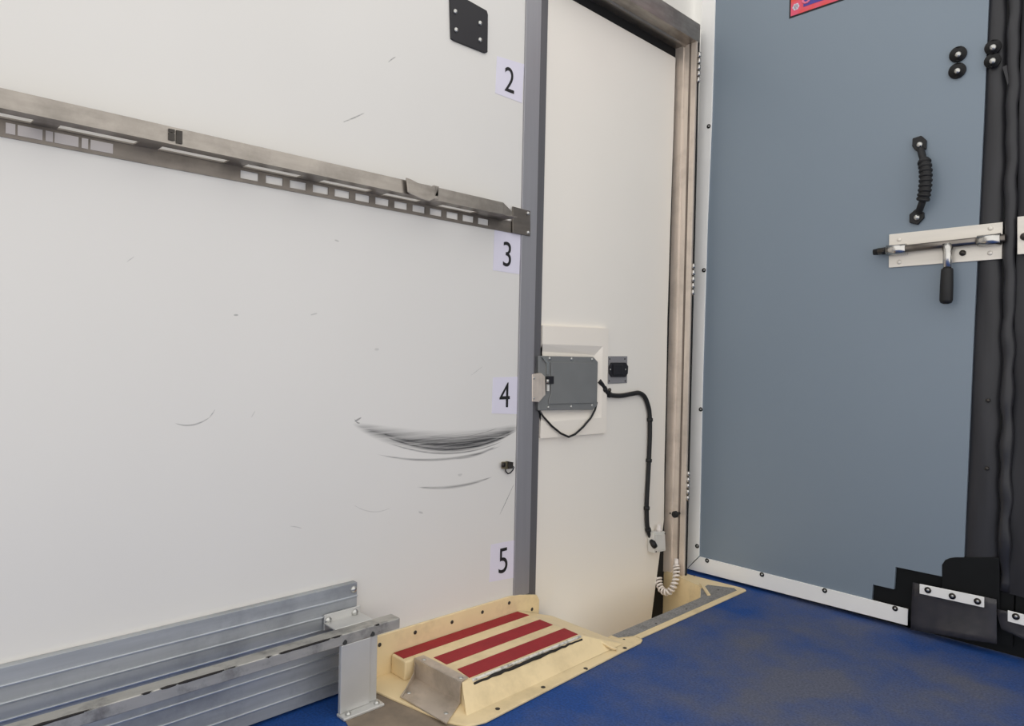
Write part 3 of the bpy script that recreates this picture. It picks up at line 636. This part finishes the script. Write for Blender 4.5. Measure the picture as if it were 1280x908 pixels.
# ------------------------------------------------------------------ black rubber and vinyl at the right edge
cu_ = thing('padded_curtain', (-0.48, B+0.01, 0.15), 'black vinyl padded strip along the edge of grey partition', 'padding')
mb = MB()
yb_ = B+0.012
sheet = [P(1078,760,yb_), P(1080,722,yb_), P(1112,700,yb_), P(1200,690,yb_), P(1214,380,yb_), P(1232,-40,yb_), Vector((-0.52,yb_,WZ-0.03)), Vector((-0.435,yb_,WZ-0.03)), Vector((-0.435,yb_,0.03)), Vector((-0.90,yb_,0.03))]
mb.prism(sheet, (0,0.012,0)).build('backing_sheet', 'vinyl_dark', cu_)
# padded strip: softly domed section, following the partition edge
rows = 60; sec = [(-0.058,0.006),(-0.054,0.001),(-0.040,-0.002),(-0.022,-0.002),(-0.006,0.000),(0.002,0.010)]
mb = MB(); vs, fs = [], []
for i in range(rows+1):
    z = 0.17 + (WZ-0.03-0.17)*i/rows
    xc = (-0.462 - 0.020*(z/1.9))*K + 0.002*math.sin(z*9)
    xl_ = (-0.5505 + 0.0125*(z-0.28))*K
    for j, (sx, sy) in enumerate(sec):
        x = xl_ + (xc-xl_)*j/(len(sec)-1)
        vs.append((x, B+0.004+sy + 0.001*math.sin(z*13+j), z))
n = len(sec)
for i in range(rows):
    for j in range(n-1): fs.append((i*n+j, i*n+j+1, (i+1)*n+j+1, (i+1)*n+j))
mb.add(vs, fs).build('padded_strip', 'vinyl', cu_, smooth=True)
tb = []
for i in range(90):
    z = 0.19 + (WZ-0.03-0.19)*i/89
    x = (-0.447 - 0.018*(z/1.9))*K
    wob = 0.0035*math.sin(z*31)+0.003*math.sin(z*57+1)
    tb.append((Vector((x+wob*0.4, B-0.002+wob*0.5+0.12*max(0,0.35-z), z)), 0.0155+0.0025*math.sin(z*43)*(1 if z < 1.0 else 0.3)))
MB().tube([c for c,_ in tb], [q for _,q in tb], 12).build('rolled_edge', 'vinyl', cu_, smooth=True)
# rounded rubber foot
ft_ = [P(x, y, B-0.001) for x, y in ((1181,722),(1181,706),(1184,702),(1188,699),(1194,697.5),(1262,697),(1275,720),(1270,765),(1230,745),(1140,728),(1140,735),(1118,740))]
prism([P(x, y, B+0.004) for x, y in ((1178,760),(1178,706),(1182,700),(1188,697.5),(1195,696.5),(1250,697),(1250,770))], (0,-0.006,0)).build('rubber_foot', 'vinyl_dark', cu_, bevel=0.002)
box(-0.72, 0.16, B+0.026, B+0.036, 0.002, 0.20).build('gap_shade_sheet', 'vinyl_dark', cu_)  # black sheet added behind the flaps to keep lit floor from showing
for x, y in ((1241.5,59.5),(1241,76.5)):
    wa = MB().washer(P(x, y, B-0.006), OUT, 0.0215, 0.009, 0.008, 20).build('rubber_washer', 'black', cu_, smooth=True)
    MB().dome(P(x, y, B-0.010), OUT, 0.0095, 0.009, 10).build('washer_bolt', 'screw', wa, smooth=True)
screws([P(1235,501,B-0.006), P(1233.5,586,B-0.006)], OUT, 0.006, 0.004, 'screw_dark', cu_, 'rivet')
prism([P(x, y, B-0.007) for x, y in ((1253,84),(1262,80),(1261,104),(1260,108))], (0,-0.003,0)).build('strap_end', 'vinyl', cu_, bevel=0.001)

# next partition at the right edge
np_ = thing('second_partition', (-0.2, B, 0.15), 'dark vinyl covered partition at the right edge of the picture', 'partition')
mb = MB(); vs, fs = [], []
for i in range(41):
    z = 0.185 + (WZ-0.215)*i/40
    for j in range(13):
        x = (-0.437-0.012*(z/1.9))*K + j*0.05
        vs.append((x, B+0.004-0.012*math.sin(min(j/2,1)*math.pi/2)+0.003*math.sin(z*11+j*1.3), z))
for i in range(40):
    for j in range(12): fs.append((i*13+j, i*13+j+1, (i+1)*13+j+1, (i+1)*13+j))
mb.add(vs, fs).build('vinyl_face', 'vinyl', np_, smooth=True)
box(-0.43, 0.16, B+0.012, B+0.03, 0.13, WZ-0.03).build('core_panel', 'vinyl_dark', np_)
kq = [P(1272,271.5,B-0.012), P(1272,318.5,B-0.012)]
kp = prism([kq[0], Vector((-0.30,B-0.012,kq[0].z)), Vector((-0.30,B-0.012,kq[1].z)), kq[1]], (0,-0.005,0)).build('keeper_plate', 'plate_white', np_, bevel=0.001); kp['label'] = 'pale metal keeper plate'
MB().dome(P(1281,296,B-0.017), OUT, 0.011, 0.014, 12).build('keeper_bolt', 'screw_dark', kp, smooth=True)

# smoked vinyl flaps with white strips
def flap(loc, lab, top, bot, strip, scr, curl):
    t = thing('vinyl_flap', loc, lab, 'flap', 'smoked vinyl flaps below the partitions')
    n, mrows = 10, 8; mb = MB(); vs, fs = [], []
    for i in range(mrows+1):
        k = i/mrows
        for j in range(n+1):
            s = j/n
            q = top[0].lerp(top[1], s).lerp(bot[0].lerp(bot[1], s), k)
            q = q + Vector((0, -curl*k*k*(0.4+0.6*math.sin(s*2.2)) - 0.003*math.sin(s*7+k*3), 0)); vs.append(q)
    for i in range(mrows):
        for j in range(n): a = i*(n+1)+j; fs.append((a, a+1, a+n+2, a+n+1))
    o = mb.add(vs, fs).build('sheet', 'flap', t, smooth=True)
    sd = o.modifiers.new('thick', 'SOLIDIFY'); sd.thickness = 0.002
    s_ = prism(strip, (0,-0.005,0)).build('strip', 'frame_white', t, bevel=0.001)
    for q in scr:
        MB().washer(q, OUT, 0.0095, 0.005, 0.003, 12).build('screw_washer', 'screw_dark', s_, smooth=True)
        MB().dome(q+OUT*0.001, OUT, 0.005, 0.003, 8).build('screw', 'screw', s_, smooth=True)
yf = B-0.012
flap(P(1190,790,yf), 'smoked vinyl flap under a white strip with three screws', [P(1141,728,yf), P(1246,749.5,yf)], [P(1139,787,yf), P(1247,804,yf)],
     [P(1150,730,yf-0.005), P(1230.5,746.5,yf-0.005), P(1230.5,759.5,yf-0.005), P(1150,742,yf-0.005)], [P(x, y, yf-0.010) for x, y in ((1160,738),(1190.5,745.5),(1222,752))], 0.012)
c2 = Vector((-0.20, yf, P(1246,762,yf).z))
flap(P(1262,800,yf), 'smoked vinyl flap cut off by the right picture edge', [P(1245,761,yf), c2], [P(1252,786,yf), Vector((-0.20,yf,0.02))],
     [P(1260,763,yf-0.005), Vector((-0.30,yf-0.005,P(1260,763,yf).z-0.004)), Vector((-0.30,yf-0.005,P(1260,776.5,yf).z-0.004)), P(1260,776.5,yf-0.005)], [P(1270,771,yf-0.010)], 0.012)
